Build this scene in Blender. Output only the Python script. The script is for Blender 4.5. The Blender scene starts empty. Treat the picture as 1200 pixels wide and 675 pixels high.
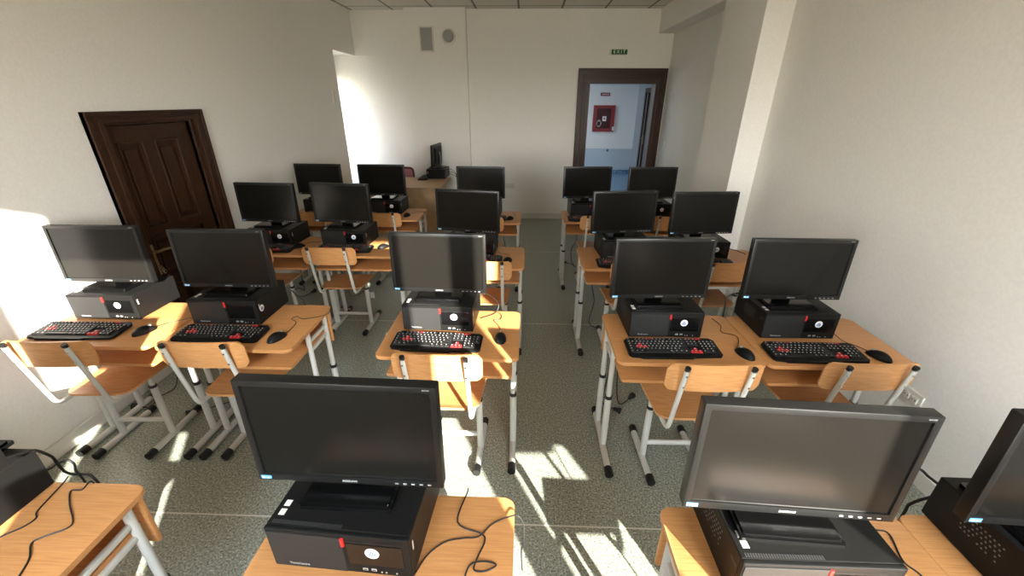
import bpy, bmesh, math, random
from mathutils import Vector, Matrix
random.seed(7)
C = bpy.context.scene.collection
PI = math.pi
R = math.radians

# ------------------------------------------------------------------ materials
def nodes(m):
    m.use_nodes = True
    nt = m.node_tree
    return nt, nt.nodes, nt.links, nt.nodes['Principled BSDF']

def mat(name, col, rough=.5, metal=0., spec=.5, coat=0.):
    m = bpy.data.materials.new(name)
    nt, N, L, p = nodes(m)
    p.inputs['Base Color'].default_value = (*col, 1)
    p.inputs['Roughness'].default_value = rough
    p.inputs['Metallic'].default_value = metal
    p.inputs['Specular IOR Level'].default_value = spec
    p.inputs['Coat Weight'].default_value = coat
    return m

def noise_mat(name, c1, c2, scale, rough=.6, stretch=(1, 1, 1), bump=0., detail=4, lo=.35, hi=.65, spec=.5, rot=(0, 0, 0)):
    m = mat(name, c1, rough, spec=spec)
    nt, N, L, p = nodes(m)
    tc = N.new('ShaderNodeTexCoord'); mp = N.new('ShaderNodeMapping')
    mp.inputs['Scale'].default_value = stretch
    mp.inputs['Rotation'].default_value = rot
    L.new(tc.outputs['Object'], mp.inputs['Vector'])
    nz = N.new('ShaderNodeTexNoise'); nz.inputs['Scale'].default_value = scale; nz.inputs['Detail'].default_value = detail
    L.new(mp.outputs[0], nz.inputs['Vector'])
    cr = N.new('ShaderNodeValToRGB')
    cr.color_ramp.elements[0].position = lo; cr.color_ramp.elements[0].color = (*c1, 1)
    cr.color_ramp.elements[1].position = hi; cr.color_ramp.elements[1].color = (*c2, 1)
    L.new(nz.outputs['Fac'], cr.inputs[0]); L.new(cr.outputs[0], p.inputs['Base Color'])
    if bump:
        b = N.new('ShaderNodeBump'); b.inputs['Strength'].default_value = bump; b.inputs['Distance'].default_value = .002
        L.new(nz.outputs['Fac'], b.inputs['Height']); L.new(b.outputs[0], p.inputs['Normal'])
    return m

M = {}
M['wall'] = noise_mat('wall_paint', (.80, .778, .725), (.84, .818, .765), 60, .85, bump=.15, spec=.2)
M['wood'] = noise_mat('beech_laminate', (.47, .205, .066), (.57, .275, .10), 9, .42, (1.0, 26, 26), detail=7)
M['ply'] = noise_mat('beech_plywood', (.52, .240, .080), (.62, .31, .118), 9, .38, (1.2, 12, 12), detail=6)
M['edge'] = mat('beech_edging', (.52, .26, .10), .45)
M['desk_oak'] = noise_mat('teacher_desk_laminate', (.42, .27, .14), (.52, .34, .19), 8, .45, (1.5, 12, 1.5), detail=5)
M['metal'] = mat('light_grey_powder_coat', (.57, .57, .525), .38)
M['black'] = mat('black_plastic', (.008, .008, .0075), .45, spec=.14)
M['cap'] = mat('black_rubber', (.006, .006, .006), .5)
M['case'] = mat('black_painted_steel', (.0085, .0084, .0078), .40, spec=.15)
M['gloss'] = mat('gloss_black_plastic', (.003, .003, .003), .2)
M['bezel'] = mat('monitor_bezel_plastic', (.0075, .0075, .007), .34, spec=.3)
M['screen'] = mat('matte_screen', (.0072, .0067, .0056), .20, spec=.19)
M['cable'] = mat('black_cable_sheath', (.010, .010, .010), .5)
M['red'] = mat('red_plastic', (.55, .015, .012), .4)
M['redkey'] = mat('red_keycap', (.50, .02, .02), .45)
M['key'] = mat('black_keycap', (.009, .009, .009), .5)
M['legend'] = mat('white_key_print', (.50, .50, .48), .6)
M['white'] = mat('white_sticker', (.82, .82, .80), .5)
M['blue'] = mat('blue_print', (.03, .09, .30), .5)
M['cyan'] = mat('pale_blue_sticker', (.12, .38, .68), .4)
M['silver'] = mat('silver_print', (.50, .50, .49), .35, .3)
M['darkwood'] = noise_mat('dark_stained_wood', (.030, .0125, .006), (.052, .022, .010), 12, .38, (10, 10, 1), detail=5, spec=.3)
M['darkmatt'] = noise_mat('dark_matt_wood', (.022, .010, .006), (.035, .017, .010), 12, .8, (10, 10, 1), detail=5, spec=.1)
M['hallshade'] = mat('shaded_hall_wall', (.36, .38, .40), .8)  # hall side wall, its shade put into the grey base colour
M['lamp'] = mat('added_lamp_diffuser', (.9, .9, .9), .5)
M['lamp'].node_tree.nodes['Principled BSDF'].inputs['Emission Color'].default_value = (.88, .95, 1, 1)
M['lamp'].node_tree.nodes['Principled BSDF'].inputs['Emission Strength'].default_value = 6
M['brass'] = mat('worn_brass', (.55, .45, .28), .3, 1.)
M['steel'] = mat('bright_steel', (.7, .7, .7), .25, 1.)
M['plate'] = mat('ivory_plastic', (.70, .67, .60), .4)
M['slot'] = mat('socket_hole', (.03, .03, .03), .6)
M['base'] = mat('baseboard_vinyl', (.66, .64, .59), .5)
M['grey'] = mat('grey_grille', (.36, .35, .33), .6)
M['ventgrey'] = mat('vent_hole_rim', (.12, .115, .105), .5)
M['frame'] = mat('white_window_frame', (.80, .80, .78), .35)
M['exit'] = mat('exit_green', (.008, .10, .03), .5, spec=.2)
M['exit_text'] = mat('exit_white_letters', (.7, .82, .7), .45)
M['hyd'] = mat('hydrant_red', (.22, .010, .013), .4)
M['hyd_in'] = mat('hydrant_window_dark', (.06, .012, .012), .2)
M['dado'] = mat('pale_blue_dado', (.45, .52, .58), .5)
M['cfloor'] = noise_mat('blue_hall_floor', (.13, .24, .36), (.20, .33, .46), 30, .25)
M['cskirt'] = noise_mat('mottled_blue_skirting', (.05, .14, .24), (.22, .36, .48), 25, .4, lo=.45, hi=.55)
M['cwall'] = mat('white_hall_wall', (.74, .75, .75), .8)
M['redchair'] = mat('maroon_frame', (.09, .006, .022), .4)
M['pink'] = noise_mat('pink_upholstery', (.42, .16, .20), (.52, .22, .26), 200, .9)
M['paper'] = mat('white_cardboard', (.80, .82, .84), .6)
M['darkbox'] = mat('dark_slot', (.05, .06, .07), .5)

def floor_mat():
    m = mat('speckled_vinyl', (.2, .2, .18), .32, spec=.4)
    nt, N, L, p = nodes(m)
    tc = N.new('ShaderNodeTexCoord')
    def noise(s, d):
        n = N.new('ShaderNodeTexNoise'); n.inputs['Scale'].default_value = s; n.inputs['Detail'].default_value = d
        L.new(tc.outputs['Object'], n.inputs['Vector']); return n
    n1 = noise(120, 2); n2 = noise(70, 1); n3 = noise(1.5, 2)
    def ramp(src, stops):
        r = N.new('ShaderNodeValToRGB'); e = r.color_ramp.elements
        e[0].position, e[0].color = stops[0][0], (*stops[0][1], 1)
        e[1].position, e[1].color = stops[1][0], (*stops[1][1], 1)
        for q, c in stops[2:]:
            x = e.new(q); x.color = (*c, 1)
        L.new(src.outputs['Fac'], r.inputs[0]); return r
    a = ramp(n1, [(.34, (.10, .112, .088)), (.66, (.50, .52, .44)), (.44, (.25, .27, .22)), (.56, (.29, .31, .255))])
    b = ramp(n2, [(.42, (.88, .88, .88)), (.60, (1.12, 1.12, 1.12))])
    mx = N.new('ShaderNodeMix'); mx.data_type = 'RGBA'; mx.blend_type = 'MULTIPLY'; mx.inputs['Factor'].default_value = 1
    L.new(a.outputs[0], mx.inputs['A']); L.new(b.outputs[0], mx.inputs['B'])
    # weld seams of the vinyl sheets, every two metres across the room
    sx = N.new('ShaderNodeSeparateXYZ'); L.new(tc.outputs['Object'], sx.inputs[0])
    def math_(op, a_, b_=None):
        n = N.new('ShaderNodeMath'); n.operation = op
        for i, v in enumerate((a_, b_)):
            if v is None: continue
            if isinstance(v, (int, float)): n.inputs[i].default_value = v
            else: L.new(v, n.inputs[i])
        return n.outputs[0]
    d = math_('ABSOLUTE', math_('SUBTRACT', math_('MODULO', math_('ADD', sx.outputs['Y'], 10.0 - 1.36 + 1.0), 2.0), 1.0))
    seam = math_('LESS_THAN', d, .004)
    m2 = N.new('ShaderNodeMix'); m2.data_type = 'RGBA'
    L.new(seam, m2.inputs['Factor']); L.new(mx.outputs['Result'], m2.inputs['A'])
    m2.inputs['B'].default_value = (.62, .61, .54, 1)
    L.new(m2.outputs['Result'], p.inputs['Base Color'])
    return m
M['floor'] = floor_mat()

def ceil_mat():
    m = mat('ceiling_tiles', (.7, .68, .63), .9, spec=.1)
    nt, N, L, p = nodes(m)
    tc = N.new('ShaderNodeTexCoord')
    mp = N.new('ShaderNodeMapping'); mp.inputs['Location'].default_value = (.14, -.1, 0)
    L.new(tc.outputs['Object'], mp.inputs['Vector'])
    br = N.new('ShaderNodeTexBrick'); br.offset = 0
    br.inputs['Scale'].default_value = 1; br.inputs['Mortar Size'].default_value = .014
    br.inputs['Mortar Smooth'].default_value = 0
    br.inputs['Brick Width'].default_value = .62; br.inputs['Row Height'].default_value = .62
    br.inputs['Color1'].default_value = (.66, .64, .58, 1); br.inputs['Color2'].default_value = (.69, .66, .60, 1)
    br.inputs['Mortar'].default_value = (.20, .19, .17, 1)
    L.new(mp.outputs[0], br.inputs['Vector']); L.new(br.outputs['Color'], p.inputs['Base Color'])
    return m
M['ceil'] = ceil_mat()

def grille_mat():
    m = mat('perforated_grille', (.02, .02, .02), .45, spec=.2)
    nt, N, L, p = nodes(m)
    tc = N.new('ShaderNodeTexCoord')
    v = N.new('ShaderNodeTexVoronoi'); v.inputs['Scale'].default_value = 260; v.inputs['Randomness'].default_value = 0
    L.new(tc.outputs['Object'], v.inputs['Vector'])
    cr = N.new('ShaderNodeValToRGB')
    cr.color_ramp.elements[0].position = .30; cr.color_ramp.elements[0].color = (.002, .002, .002, 1)
    cr.color_ramp.elements[1].position = .42; cr.color_ramp.elements[1].color = (.022, .022, .021, 1)
    L.new(v.outputs['Distance'], cr.inputs[0]); L.new(cr.outputs[0], p.inputs['Base Color'])
    return m
M['grille'] = grille_mat()

def glass_mat():
    m = bpy.data.materials.new('window_glass'); m.use_nodes = True
    nt = m.node_tree; N = nt.nodes; L = nt.links
    N.remove(N['Principled BSDF'])
    o = N['Material Output']
    t = N.new('ShaderNodeBsdfTransparent'); g = N.new('ShaderNodeBsdfGlossy'); g.inputs['Roughness'].default_value = .02
    mx = N.new('ShaderNodeMixShader'); mx.inputs[0].default_value = .05
    L.new(t.outputs[0], mx.inputs[1]); L.new(g.outputs[0], mx.inputs[2]); L.new(mx.outputs[0], o.inputs['Surface'])
    return m
M['glass'] = glass_mat()

# ------------------------------------------------------------------ mesh helpers
class B:
    """collects shapes into one mesh"""
    def __init__(s): s.bm = bmesh.new()
    def merge(s, b, mtx=None):
        me = bpy.data.meshes.new('t'); b.to_mesh(me); b.free()
        if mtx: me.transform(mtx)
        s.bm.from_mesh(me); bpy.data.meshes.remove(me); return s
    def box(s, x0, x1, y0, y1, z0, z1, r=0., seg=2, mtx=None):
        b = bmesh.new()
        vs = [b.verts.new((x, y, z)) for z in (z0, z1) for y in (y0, y1) for x in (x0, x1)]
        for f in ((0, 2, 3, 1), (4, 5, 7, 6), (0, 1, 5, 4), (2, 6, 7, 3), (0, 4, 6, 2), (1, 3, 7, 5)):
            b.faces.new([vs[i] for i in f])
        if r: bmesh.ops.bevel(b, geom=b.edges[:], offset=r, segments=seg, profile=.5, affect='EDGES', clamp_overlap=True)
        return s.merge(b, mtx)
    def prism(s, pts, z0, z1, r=0., mtx=None):
        b = bmesh.new()
        lo = [b.verts.new((x, y, z0)) for x, y in pts]; hi = [b.verts.new((x, y, z1)) for x, y in pts]
        n = len(pts)
        b.faces.new(lo[::-1]); b.faces.new(hi)
        for i in range(n): b.faces.new((lo[i], lo[(i+1) % n], hi[(i+1) % n], hi[i]))
        if r:
            es = [e for e in b.edges if (e.verts[0].co.z == e.verts[1].co.z)]
            bmesh.ops.bevel(b, geom=es, offset=r, segments=2, profile=.5, affect='EDGES', clamp_overlap=True)
        return s.merge(b, mtx)
    def quad(s, pts):
        s.bm.faces.new([s.bm.verts.new(p) for p in pts]); return s
    def cyl(s, p0, p1, r0, r1=None, n=16, caps=True):
        r1 = r0 if r1 is None else r1
        p0, p1 = Vector(p0), Vector(p1); d = p1 - p0
        q = d.to_track_quat('Z', 'Y').to_matrix().to_4x4()
        b = bmesh.new()
        bmesh.ops.create_cone(b, cap_ends=caps, cap_tris=False, segments=n, radius1=r0, radius2=r1, depth=d.length)
        return s.merge(b, Matrix.Translation((p0 + p1) / 2) @ q)
    def tube(s, pts, r, n=10, fillet=0., smooth=False):
        P = [Vector(p) for p in pts]
        if fillet:
            Q = [P[0]]
            for i in range(1, len(P) - 1):
                a, b_, c = P[i-1], P[i], P[i+1]
                f1 = min(fillet, (a-b_).length * .49); f2 = min(fillet, (c-b_).length * .49)
                s0 = b_ + (a-b_).normalized() * f1; s2 = b_ + (c-b_).normalized() * f2
                for k in range(6):
                    t = k / 5; Q.append(s0 * (1-t)**2 + b_ * 2*t*(1-t) + s2 * t*t)
            Q.append(P[-1]); P = Q
        if smooth:
            Q = []
            for i in range(len(P) - 1):
                a = P[max(i-1, 0)]; b_ = P[i]; c = P[i+1]; d = P[min(i+2, len(P)-1)]
                for k in range(6):
                    t = k / 6
                    Q.append(.5 * ((2*b_) + (c-a)*t + (2*a-5*b_+4*c-d)*t*t + (3*b_-a-3*c+d)*t**3))
            Q.append(P[-1]); P = Q
        rings = []; up = None
        for i, p in enumerate(P):
            t = (P[min(i+1, len(P)-1)] - P[max(i-1, 0)])
            if t.length < 1e-9: t = Vector((0, 0, 1))
            t.normalize()
            if up is None:
                up = t.orthogonal().normalized()
            else:
                up = up - t * up.dot(t)
                if up.length < 1e-6: up = t.orthogonal()
                up.normalize()
            w = t.cross(up)
            rings.append([s.bm.verts.new(p + (up * math.cos(2*PI*k/n) + w * math.sin(2*PI*k/n)) * r) for k in range(n)])
        for a, b_ in zip(rings, rings[1:]):
            for k in range(n): s.bm.faces.new((a[k], a[(k+1) % n], b_[(k+1) % n], b_[k]))
        s.bm.faces.new(rings[0][::-1]); s.bm.faces.new(rings[-1]); return s
    def grid(s, f, nu, nv, thick=0.):
        """surface f(u,v) with optional solid thickness along -normal"""
        b = bmesh.new()
        V = [[b.verts.new(f(i/nu, j/nv)) for j in range(nv+1)] for i in range(nu+1)]
        for i in range(nu):
            for j in range(nv): b.faces.new((V[i][j], V[i+1][j], V[i+1][j+1], V[i][j+1]))
        b.normal_update()
        if thick: bmesh.ops.solidify(b, geom=b.faces[:], thickness=thick)
        return s.merge(b)
    def obj(s, name, m, parent=None, smooth=True, angle=35, loc=None):
        bmesh.ops.recalc_face_normals(s.bm, faces=s.bm.faces[:])
        me = bpy.data.meshes.new(name); s.bm.to_mesh(me); s.bm.free()
        me.materials.append(M[m] if isinstance(m, str) else m)
        if smooth:
            for p in me.polygons: p.use_smooth = True
            me.set_sharp_from_angle(angle=R(angle))
        o = bpy.data.objects.new(name, me); C.objects.link(o)
        if parent: o.parent = parent
        if loc: o.location = loc
        return o

def lettering(name, text, size, m, parent, mtx, depth=.0004, align='LEFT', bold=0.):
    cu = bpy.data.curves.new(name, 'FONT'); cu.body = text; cu.size = size; cu.extrude = depth
    cu.align_x = align; cu.align_y = 'CENTER'; cu.offset = bold; cu.resolution_u = 2
    t = bpy.data.objects.new('t', cu); C.objects.link(t)
    bpy.context.view_layer.update()
    me = bpy.data.meshes.new_from_object(t.evaluated_get(bpy.context.evaluated_depsgraph_get()))
    bpy.data.objects.remove(t); bpy.data.curves.remove(cu)
    me.name = name; me.transform(mtx); me.materials.clear(); me.materials.append(M[m])
    o = bpy.data.objects.new(name, me); C.objects.link(o); o.parent = parent
    return o
FRONT = Matrix.Rotation(PI/2, 4, 'X')            # text facing -Y

def rrect(x0, x1, y0, y1, r, n=5):
    out = []
    for cx, cy, a in ((x1-r, y0+r, -90), (x1-r, y1-r, 0), (x0+r, y1-r, 90), (x0+r, y0+r, 180)):
        for k in range(n+1):
            t = R(a + 90*k/n); out.append((cx + r*math.cos(t), cy + r*math.sin(t)))
    return out

def tag(o, label, cat, group=None, kind=None):
    if label: o['label'] = label
    if cat: o['category'] = cat
    if group: o['group'] = group
    if kind: o['kind'] = kind
    return o
def thing(name, label=None, cat=None, group=None, loc=(0, 0, 0), rz=0.):
    o = bpy.data.objects.new(name, None); o.empty_display_size = .05; C.objects.link(o)
    o.location = loc; o.rotation_euler = (0, 0, rz)
    return tag(o, label, cat, group)
def copy_tree(o, parent=None):
    c = o.copy(); C.objects.link(c)
    if parent: c.parent = parent
    for ch in list(o.children): copy_tree(ch, c)
    return c
used = {}
def place(proto, loc, rz, label, cat, group):
    """first use moves the prototype, later uses copy it"""
    if proto.name in used: o = copy_tree(proto)
    else: o = proto; used[proto.name] = 1
    o.location = loc; o.rotation_euler = (0, 0, rz)
    return tag(o, label, cat, group)
def struct(o): o['kind'] = 'structure'; return o

# ------------------------------------------------------------------ room
XL, XR, YB, YF, HC = -2.664, 2.14, 7.12, -.70, 3.094
T = .25
FB = B(); FB.box(XL-.5, XR+T, YF-.4, YB+.3, -.1, 0)
struct(FB.obj('floor', 'floor', smooth=False))
b = B(); b.box(XL-.5, XR+T, YF-.4, YB+.3, HC, HC+.1)
struct(b.obj('ceiling', 'ceil', smooth=False))
# left wall: door recess y 2.70..3.42, window niche y 6.39..7.20
NT = .45
D0, D1, DH = 2.70, 3.42, 1.73
N0, N1, NH, NS = 6.39, 7.22, 2.505, .62
b = B()
b.box(XL-NT, XL, YF-.4, D0, 0, HC); b.box(XL-NT, XL, D0, D1, DH, HC); b.box(XL-NT, XL-.16, D0, D1, 0, DH)
b.box(XL-NT, XL, D1, N0, 0, HC); b.box(XL-NT, XL, N0, N1, NH, HC); b.box(XL-NT, XL, N0, N1, 0, NS)
b.box(XL-NT, XL, N1, YB+.35, 0, HC)
struct(b.obj('wall_left', 'wall', smooth=False))
# right wall, the stepped pilaster and the ceiling beam behind it
b = B(); b.box(XR, XR+T, YF-.4, YB+.25, 0, HC)
struct(b.obj('wall_right', 'wall', smooth=False))
b = B(); b.box(1.912, XR, 4.03, 4.86, 0, HC)
struct(b.obj('wall_right_pilaster', 'wall', smooth=False))
b = B(); b.box(1.912, XR, 4.86, YB, 2.787, HC)
struct(b.obj('trim_1', 'wall', smooth=False))
# back wall with the exit door hole
E0, E1, EH = .93, 1.99, 2.16
b = B(); b.box(-.906, E0, YB, YB+.22, 0, HC); b.box(E0, E1, YB, YB+.22, EH, HC); b.box(E1, XR+T, YB, YB+.22, 0, HC)
struct(b.obj('wall_back', 'wall', smooth=False))
b = B(); b.box(-1.80, -.906, 7.0, YB+.22, 0, HC)
struct(b.obj('wall_back_chimney', 'wall', smooth=False))
b = B(); b.box(XL, -1.80, 7.22, YB+.35, 0, 2.50); b.box(XL, -1.80, 7.195, YB+.35, 2.50, HC)
struct(b.obj('wall_back_alcove', 'wall', smooth=False))
# front wall behind the camera, two windows
SILL, WT = .72, 2.61
WA, WB = (-1.375, -.43), (.745, 1.70)
b = B()
xs = [XL-.2, WA[0], WA[1], WB[0], WB[1], XR+T]
for i in range(5):
    if i in (1, 3):
        b.box(xs[i], xs[i+1], YF-.22, YF, 0, SILL); b.box(xs[i], xs[i+1], YF-.22, YF, WT, HC)
    else: b.box(xs[i], xs[i+1], YF-.22, YF, 0, HC)
struct(b.obj('wall_front', 'wall', smooth=False))
def window(n, x0, x1, posts, lower=(), upper=()):
    t = thing('window_%d' % n); struct(t); t.location = (0, YF-.03, 0)
    f = B(); w = .035
    f.box(x0, x1, -.03, .03, SILL, SILL+w, .004); f.box(x0, x1, -.03, .03, WT-w, WT, .004)
    f.box(x0, x0+.02, -.03, .03, SILL+w, WT-w); f.box(x1-.02, x1, -.03, .03, SILL+w, WT-w)
    for a, c in posts: f.box(a, c, -.03, .03, SILL+w, WT-w)
    f.obj('window_frame', 'frame', t, smooth=False)
    B().box(x0+.02, x1-.02, -.004, .004, SILL+w, WT-w).obj('window_pane', 'glass', t, smooth=False)
    for a, c, h in upper: B().box(a, c, -.02, .02, h, WT-w, .003).obj('upper_sun_blocker', 'frame', t, smooth=False)  # unseen opaque panel added to cut off high sun
    for a, c, h in lower: B().box(a, c, -.02, .02, SILL+w, h, .003).obj('lower_sun_blocker', 'frame', t, smooth=False)  # unseen opaque panel added to cut off low sun
window(2, *WA, [], [(-1.27, -.765, 1.37), (-.695, -.45, 1.52)], [(-1.16, -.45, 2.28)])  # panels sized to shape the sun patches on the left
window(3, *WB, [(1.05, 1.15)], [(1.05, 1.205, 1.30)])  # panel widens the post shadow on the floor
# niche window on the left
t = thing('window_1'); struct(t); t.location = (XL-NT+.06, 0, 0)
f = B()
f.box(-.03, .03, N0, N1, NS, NS+.06, .004); f.box(-.03, .03, N0, N1, NH-.30, NH, .004)
f.box(-.03, .03, N0, N0+.06, NS+.06, NH-.30); f.box(-.03, .03, N1-.06, N1, NS+.06, NH-.30)
f.box(-.03, .03, (N0+N1)/2-.03, (N0+N1)/2+.03, NS+.06, NH-.30)
f.obj('window_frame', 'frame', t, smooth=False)
B().box(-.004, .004, N0+.05, N1-.05, NS+.05, NH-.29).obj('window_pane', 'glass', t, smooth=False)
B().box(.03, NT-.03, N0, N1, NS, NS+.025, .004).obj('window_sill', 'frame', t, smooth=False)

# baseboards
BH = .094
def board(name, segs):
    b = B()
    for s in segs: b.box(*s, r=.004)
    struct(b.obj(name, 'base', smooth=False))
board('baseboard_left', [(XL, XL+.014, YF, 2.57, 0, BH), (XL, XL+.014, 3.56, 7.19, 0, BH)])
board('baseboard_right', [(XR-.014, XR, YF, 4.03, 0, BH), (1.898, 1.912, 4.016, 4.86, 0, BH), (1.912, XR, 4.016, 4.03, 0, BH), (XR-.014, XR, 4.86, YB, 0, BH)])
board('baseboard_back', [(-.906, .79, YB-.014, YB, 0, BH), (-1.80, -.892, 6.986, 7.0, 0, BH), (-.906, -.892, 7.0, YB, 0, BH), (XL, -1.80, 7.206, 7.22, 0, BH)])

# ---- left door: stepped casing, leaf with raised panels, handle with keys
t = thing('door_1'); struct(t); t.location = (XL, 0, 0)
c = B()
def arch(bb, a0, a1, h0, b0, b1, h1, x0, x1):
    """an upside-down U between outer (a0,a1,h0) and inner (b0,b1,h1), in y/z, thickness x0..x1"""
    bb.box(x0, x1, a0, b0, 0, h0, .003); bb.box(x0, x1, b1, a1, 0, h0, .003); bb.box(x0, x1, b0, b1, h1, h0, .003)
arch(c, 2.575, 3.555, 1.812, 2.66, 3.47, 1.757, 0, .030)
arch(c, 2.575, 3.555, 1.812, 2.60, 3.53, 1.79, .0, .040)
arch(c, 2.64, 3.49, 1.77, 2.675, 3.455, 1.742, 0, .040)
arch(c, 2.66, 3.47, 1.757, 2.705, 3.42, 1.727, -.06, .012)
c.obj('door_casing', 'darkwood', t, smooth=False)
lf = B(); X0, X1 = -.066, -.021
def rail(y0, y1, z0, z1): lf.box(X0, X1, y0, y1, z0, z1, .002)
ly0, ly1, lz1 = 2.708, 3.416, 1.722
pan = [(2.775, 2.965, 1.04, 1.615), (3.075, 3.280, 1.03, 1.61), (2.775, 3.28, .66, .955), (2.775, 2.965, .12, .58), (3.075, 3.28, .12, .58)]
rail(ly0, 2.765, .005, lz1); rail(3.29, ly1, .005, lz1)
rail(2.765, 3.29, 1.62, lz1); rail(2.765, 3.29, .96, 1.03); rail(2.765, 3.29, .585, .655); rail(2.765, 3.29, .005, .115)
rail(2.972, 3.068, 1.03, 1.62); rail(2.972, 3.068, .115, .585)
lf.box(X0+.005, X1-.028, ly0, ly1, .01, lz1)
lf.obj('door_leaf', 'darkwood', t, smooth=False)
for y0, y1, z0, z1 in pan:
    p = B()
    # moulding round the panel and the raised field inside it
    k = .018
    p.box(X1-.028, X1+.006, y0-.008, y0+k-.008, z0-.008, z1+.008, .004); p.box(X1-.028, X1+.006, y1-k+.008, y1+.008, z0-.008, z1+.008, .004)
    p.box(X1-.028, X1+.006, y0+k-.008, y1-k+.008, z0-.008, z0+k-.008, .004); p.box(X1-.028, X1+.006, y0+k-.008, y1-k+.008, z1-k+.008, z1+.008, .004)
    p.box(X1-.028, X1-.012, y0+.045, y1-.045, z0+.045, z1-.045, .006)
    p.obj('door_panel', 'darkwood', t, smooth=False)
h = B()
h.box(X1, X1+.008, 2.715, 2.752, .70, .93, .003)
h.cyl((X1, 2.733, .882), (X1+.05, 2.733, .882), .009)
h.tube([(X1+.05, 2.728, .882), (X1+.052, 2.78, .884), (X1+.05, 2.835, .876)], .009, 10, smooth=True)
ho = h.obj('door_handle', 'brass', t)
k = B(); k.tube([(X1+.012, 2.733, .775), (X1+.03, 2.733, .775), (X1+.034, 2.733, .765)], .004, 8)
for a in range(3):
    k.tube([(X1+.034+.004*a, 2.733+.012*math.sin(q)+.004*a, .752+.014*math.cos(q)-.012*a) for q in [i*2*PI/10 for i in range(11)]], .002, 6)
k.obj('keys', 'steel', ho)

# ---- exit door frame in the back wall
t = thing('door_2'); struct(t); t.location = (0, YB, 0)
c = B()
def archx(bb, a0, a1, h0, b0, b1, h1, y0, y1, r=.003):
    bb.box(a0, b0, y0, y1, 0, h0, r); bb.box(b1, a1, y0, y1, 0, h0, r); bb.box(b0, b1, y0, y1, h1, h0, r)
archx(c, .775, 2.115, 2.332, .93, 1.99, 2.16, -.016, 0)
archx(c, .775, 2.115, 2.332, .805, 2.085, 2.30, -.045, 0)
archx(c, .855, 2.04, 2.25, .885, 2.01, 2.215, -.042, 0)
archx(c, .905, 2.02, 2.19, .965, 1.965, 2.125, -.018, .22)
c.obj('door_casing', 'darkwood', t, smooth=False)

# ---- hall beyond the exit door
HX0, HX1, HY0, HY1, HH = -3.5, 2.955, YB+.22, 12.2, 2.75
b = B(); b.box(HX0, HX1+.2, HY0, HY1+.2, -.1, 0); struct(b.obj('floor_hall', 'cfloor', smooth=False))
b = B(); b.box(HX0, HX1+.2, HY0, HY1+.2, HH, HH+.1); struct(b.obj('ceiling_hall', 'cwall', smooth=False))
b = B(); b.box(HX0, HX1+.2, HY1, HY1+.2, .67, HH); struct(b.obj('wall_hall_back', 'cwall', smooth=False))
b = B(); b.box(HX0, HX1+.2, HY1-.006, HY1+.2, .10, .67); struct(b.obj('wall_hall_dado', 'dado', smooth=False))
b = B(); b.box(HX0, HX1, HY1-.02, HY1+.2, 0, .10); struct(b.obj('baseboard_hall', 'cskirt', smooth=False))
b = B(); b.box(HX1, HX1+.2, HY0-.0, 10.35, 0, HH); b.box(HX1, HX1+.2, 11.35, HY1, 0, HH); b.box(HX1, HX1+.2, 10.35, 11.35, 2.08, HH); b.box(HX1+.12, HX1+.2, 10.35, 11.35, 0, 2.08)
struct(b.obj('wall_hall_right', 'hallshade', smooth=False))
b = B(); b.box(XR+T, HX1+.2, YB+.20, HY0, 0, HH); b.box(HX0, XL-NT, YB+.2, HY0, 0, HH); struct(b.obj('wall_hall_front', 'cwall', smooth=False))
t = thing('door_3'); struct(t); t.location = (HX1, 0, 0)
c = B(); c.box(-.03, .0, 10.26, 10.36, 0, 2.17, .004); c.box(-.03, 0, 11.34, 11.44, 0, 2.17, .004); c.box(-.03, 0, 10.36, 11.34, 2.07, 2.17, .004)
c.obj('door_casing', 'darkwood', t, smooth=False)
l = B(); l.box(.03, .07, 10.36, 11.34, .005, 2.07, .003)
for y0, y1 in ((10.45, 10.80), (10.90, 11.25)):
    for z0, z1 in ((.15, .85), (1.0, 1.95)):
        l.box(.015, .03, y0, y1, z0, z1, .006)
l.obj('door_leaf', 'darkmatt', t, smooth=False)
h = B(); h.box(.018, .03, 11.27, 11.31, .88, 1.10, .003); h.tube([(.03, 11.29, 1.02), (-.02, 11.29, 1.02), (-.025, 11.18, 1.02)], .01, 8, .02)
h.obj('door_handle', 'brass', t)
# unseen lamp added on the hall ceiling to brighten the hall
t = thing('added_hall_lamp', 'unseen white ceiling lamp added to brighten the hall beyond the exit door', 'lamp', loc=(.6, 9.8, HH))
B().box(-.62, .62, -.16, .16, -.05, 0, .004).obj('lamp_body', 'plate', t, smooth=False)
B().box(-.60, .60, -.145, .145, -.075, -.048, .008).obj('diffuser', 'lamp', t, smooth=False)
# hydrant cabinet
y = HY1
t = thing('hydrant_cabinet', 'red fire hydrant cabinet on the hall wall seen through the open exit doorway', 'fire cabinet', loc=(2.08, y, 1.445))
B().box(-.285, .285, -.09, 0, -.33, .33, .006).obj('cabinet_box', 'hyd', t, smooth=False)
d = B(); d.box(-.285, .285, -.105, -.088, -.33, -.25, .003); d.box(-.285, .285, -.105, -.088, .25, .33, .003); d.box(-.285, -.20, -.105, -.088, -.25, .25, .003); d.box(.18, .285, -.105, -.088, -.25, .25, .003)
d.obj('door_frame', 'hyd', t, smooth=False)
B().box(-.2, .18, -.096, -.092, -.25, .25).obj('door_window', 'hyd_in', t, smooth=False)
q = B()
for i in range(4):
    q.tube([(-.13+.05*math.sin(a)*(1+.1*i), -.108-.004*i, -.12+(.09-.01*i)*math.cos(a)) for a in [j*2*PI/14 for j in range(15)]], .006, 6)
q.obj('hose', 'grey', t)
q = B(); q.box(-.04, .06, -.110, -.106, -.06, .06); q.obj('notice', 'white', t, smooth=False)
q = B()
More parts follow.
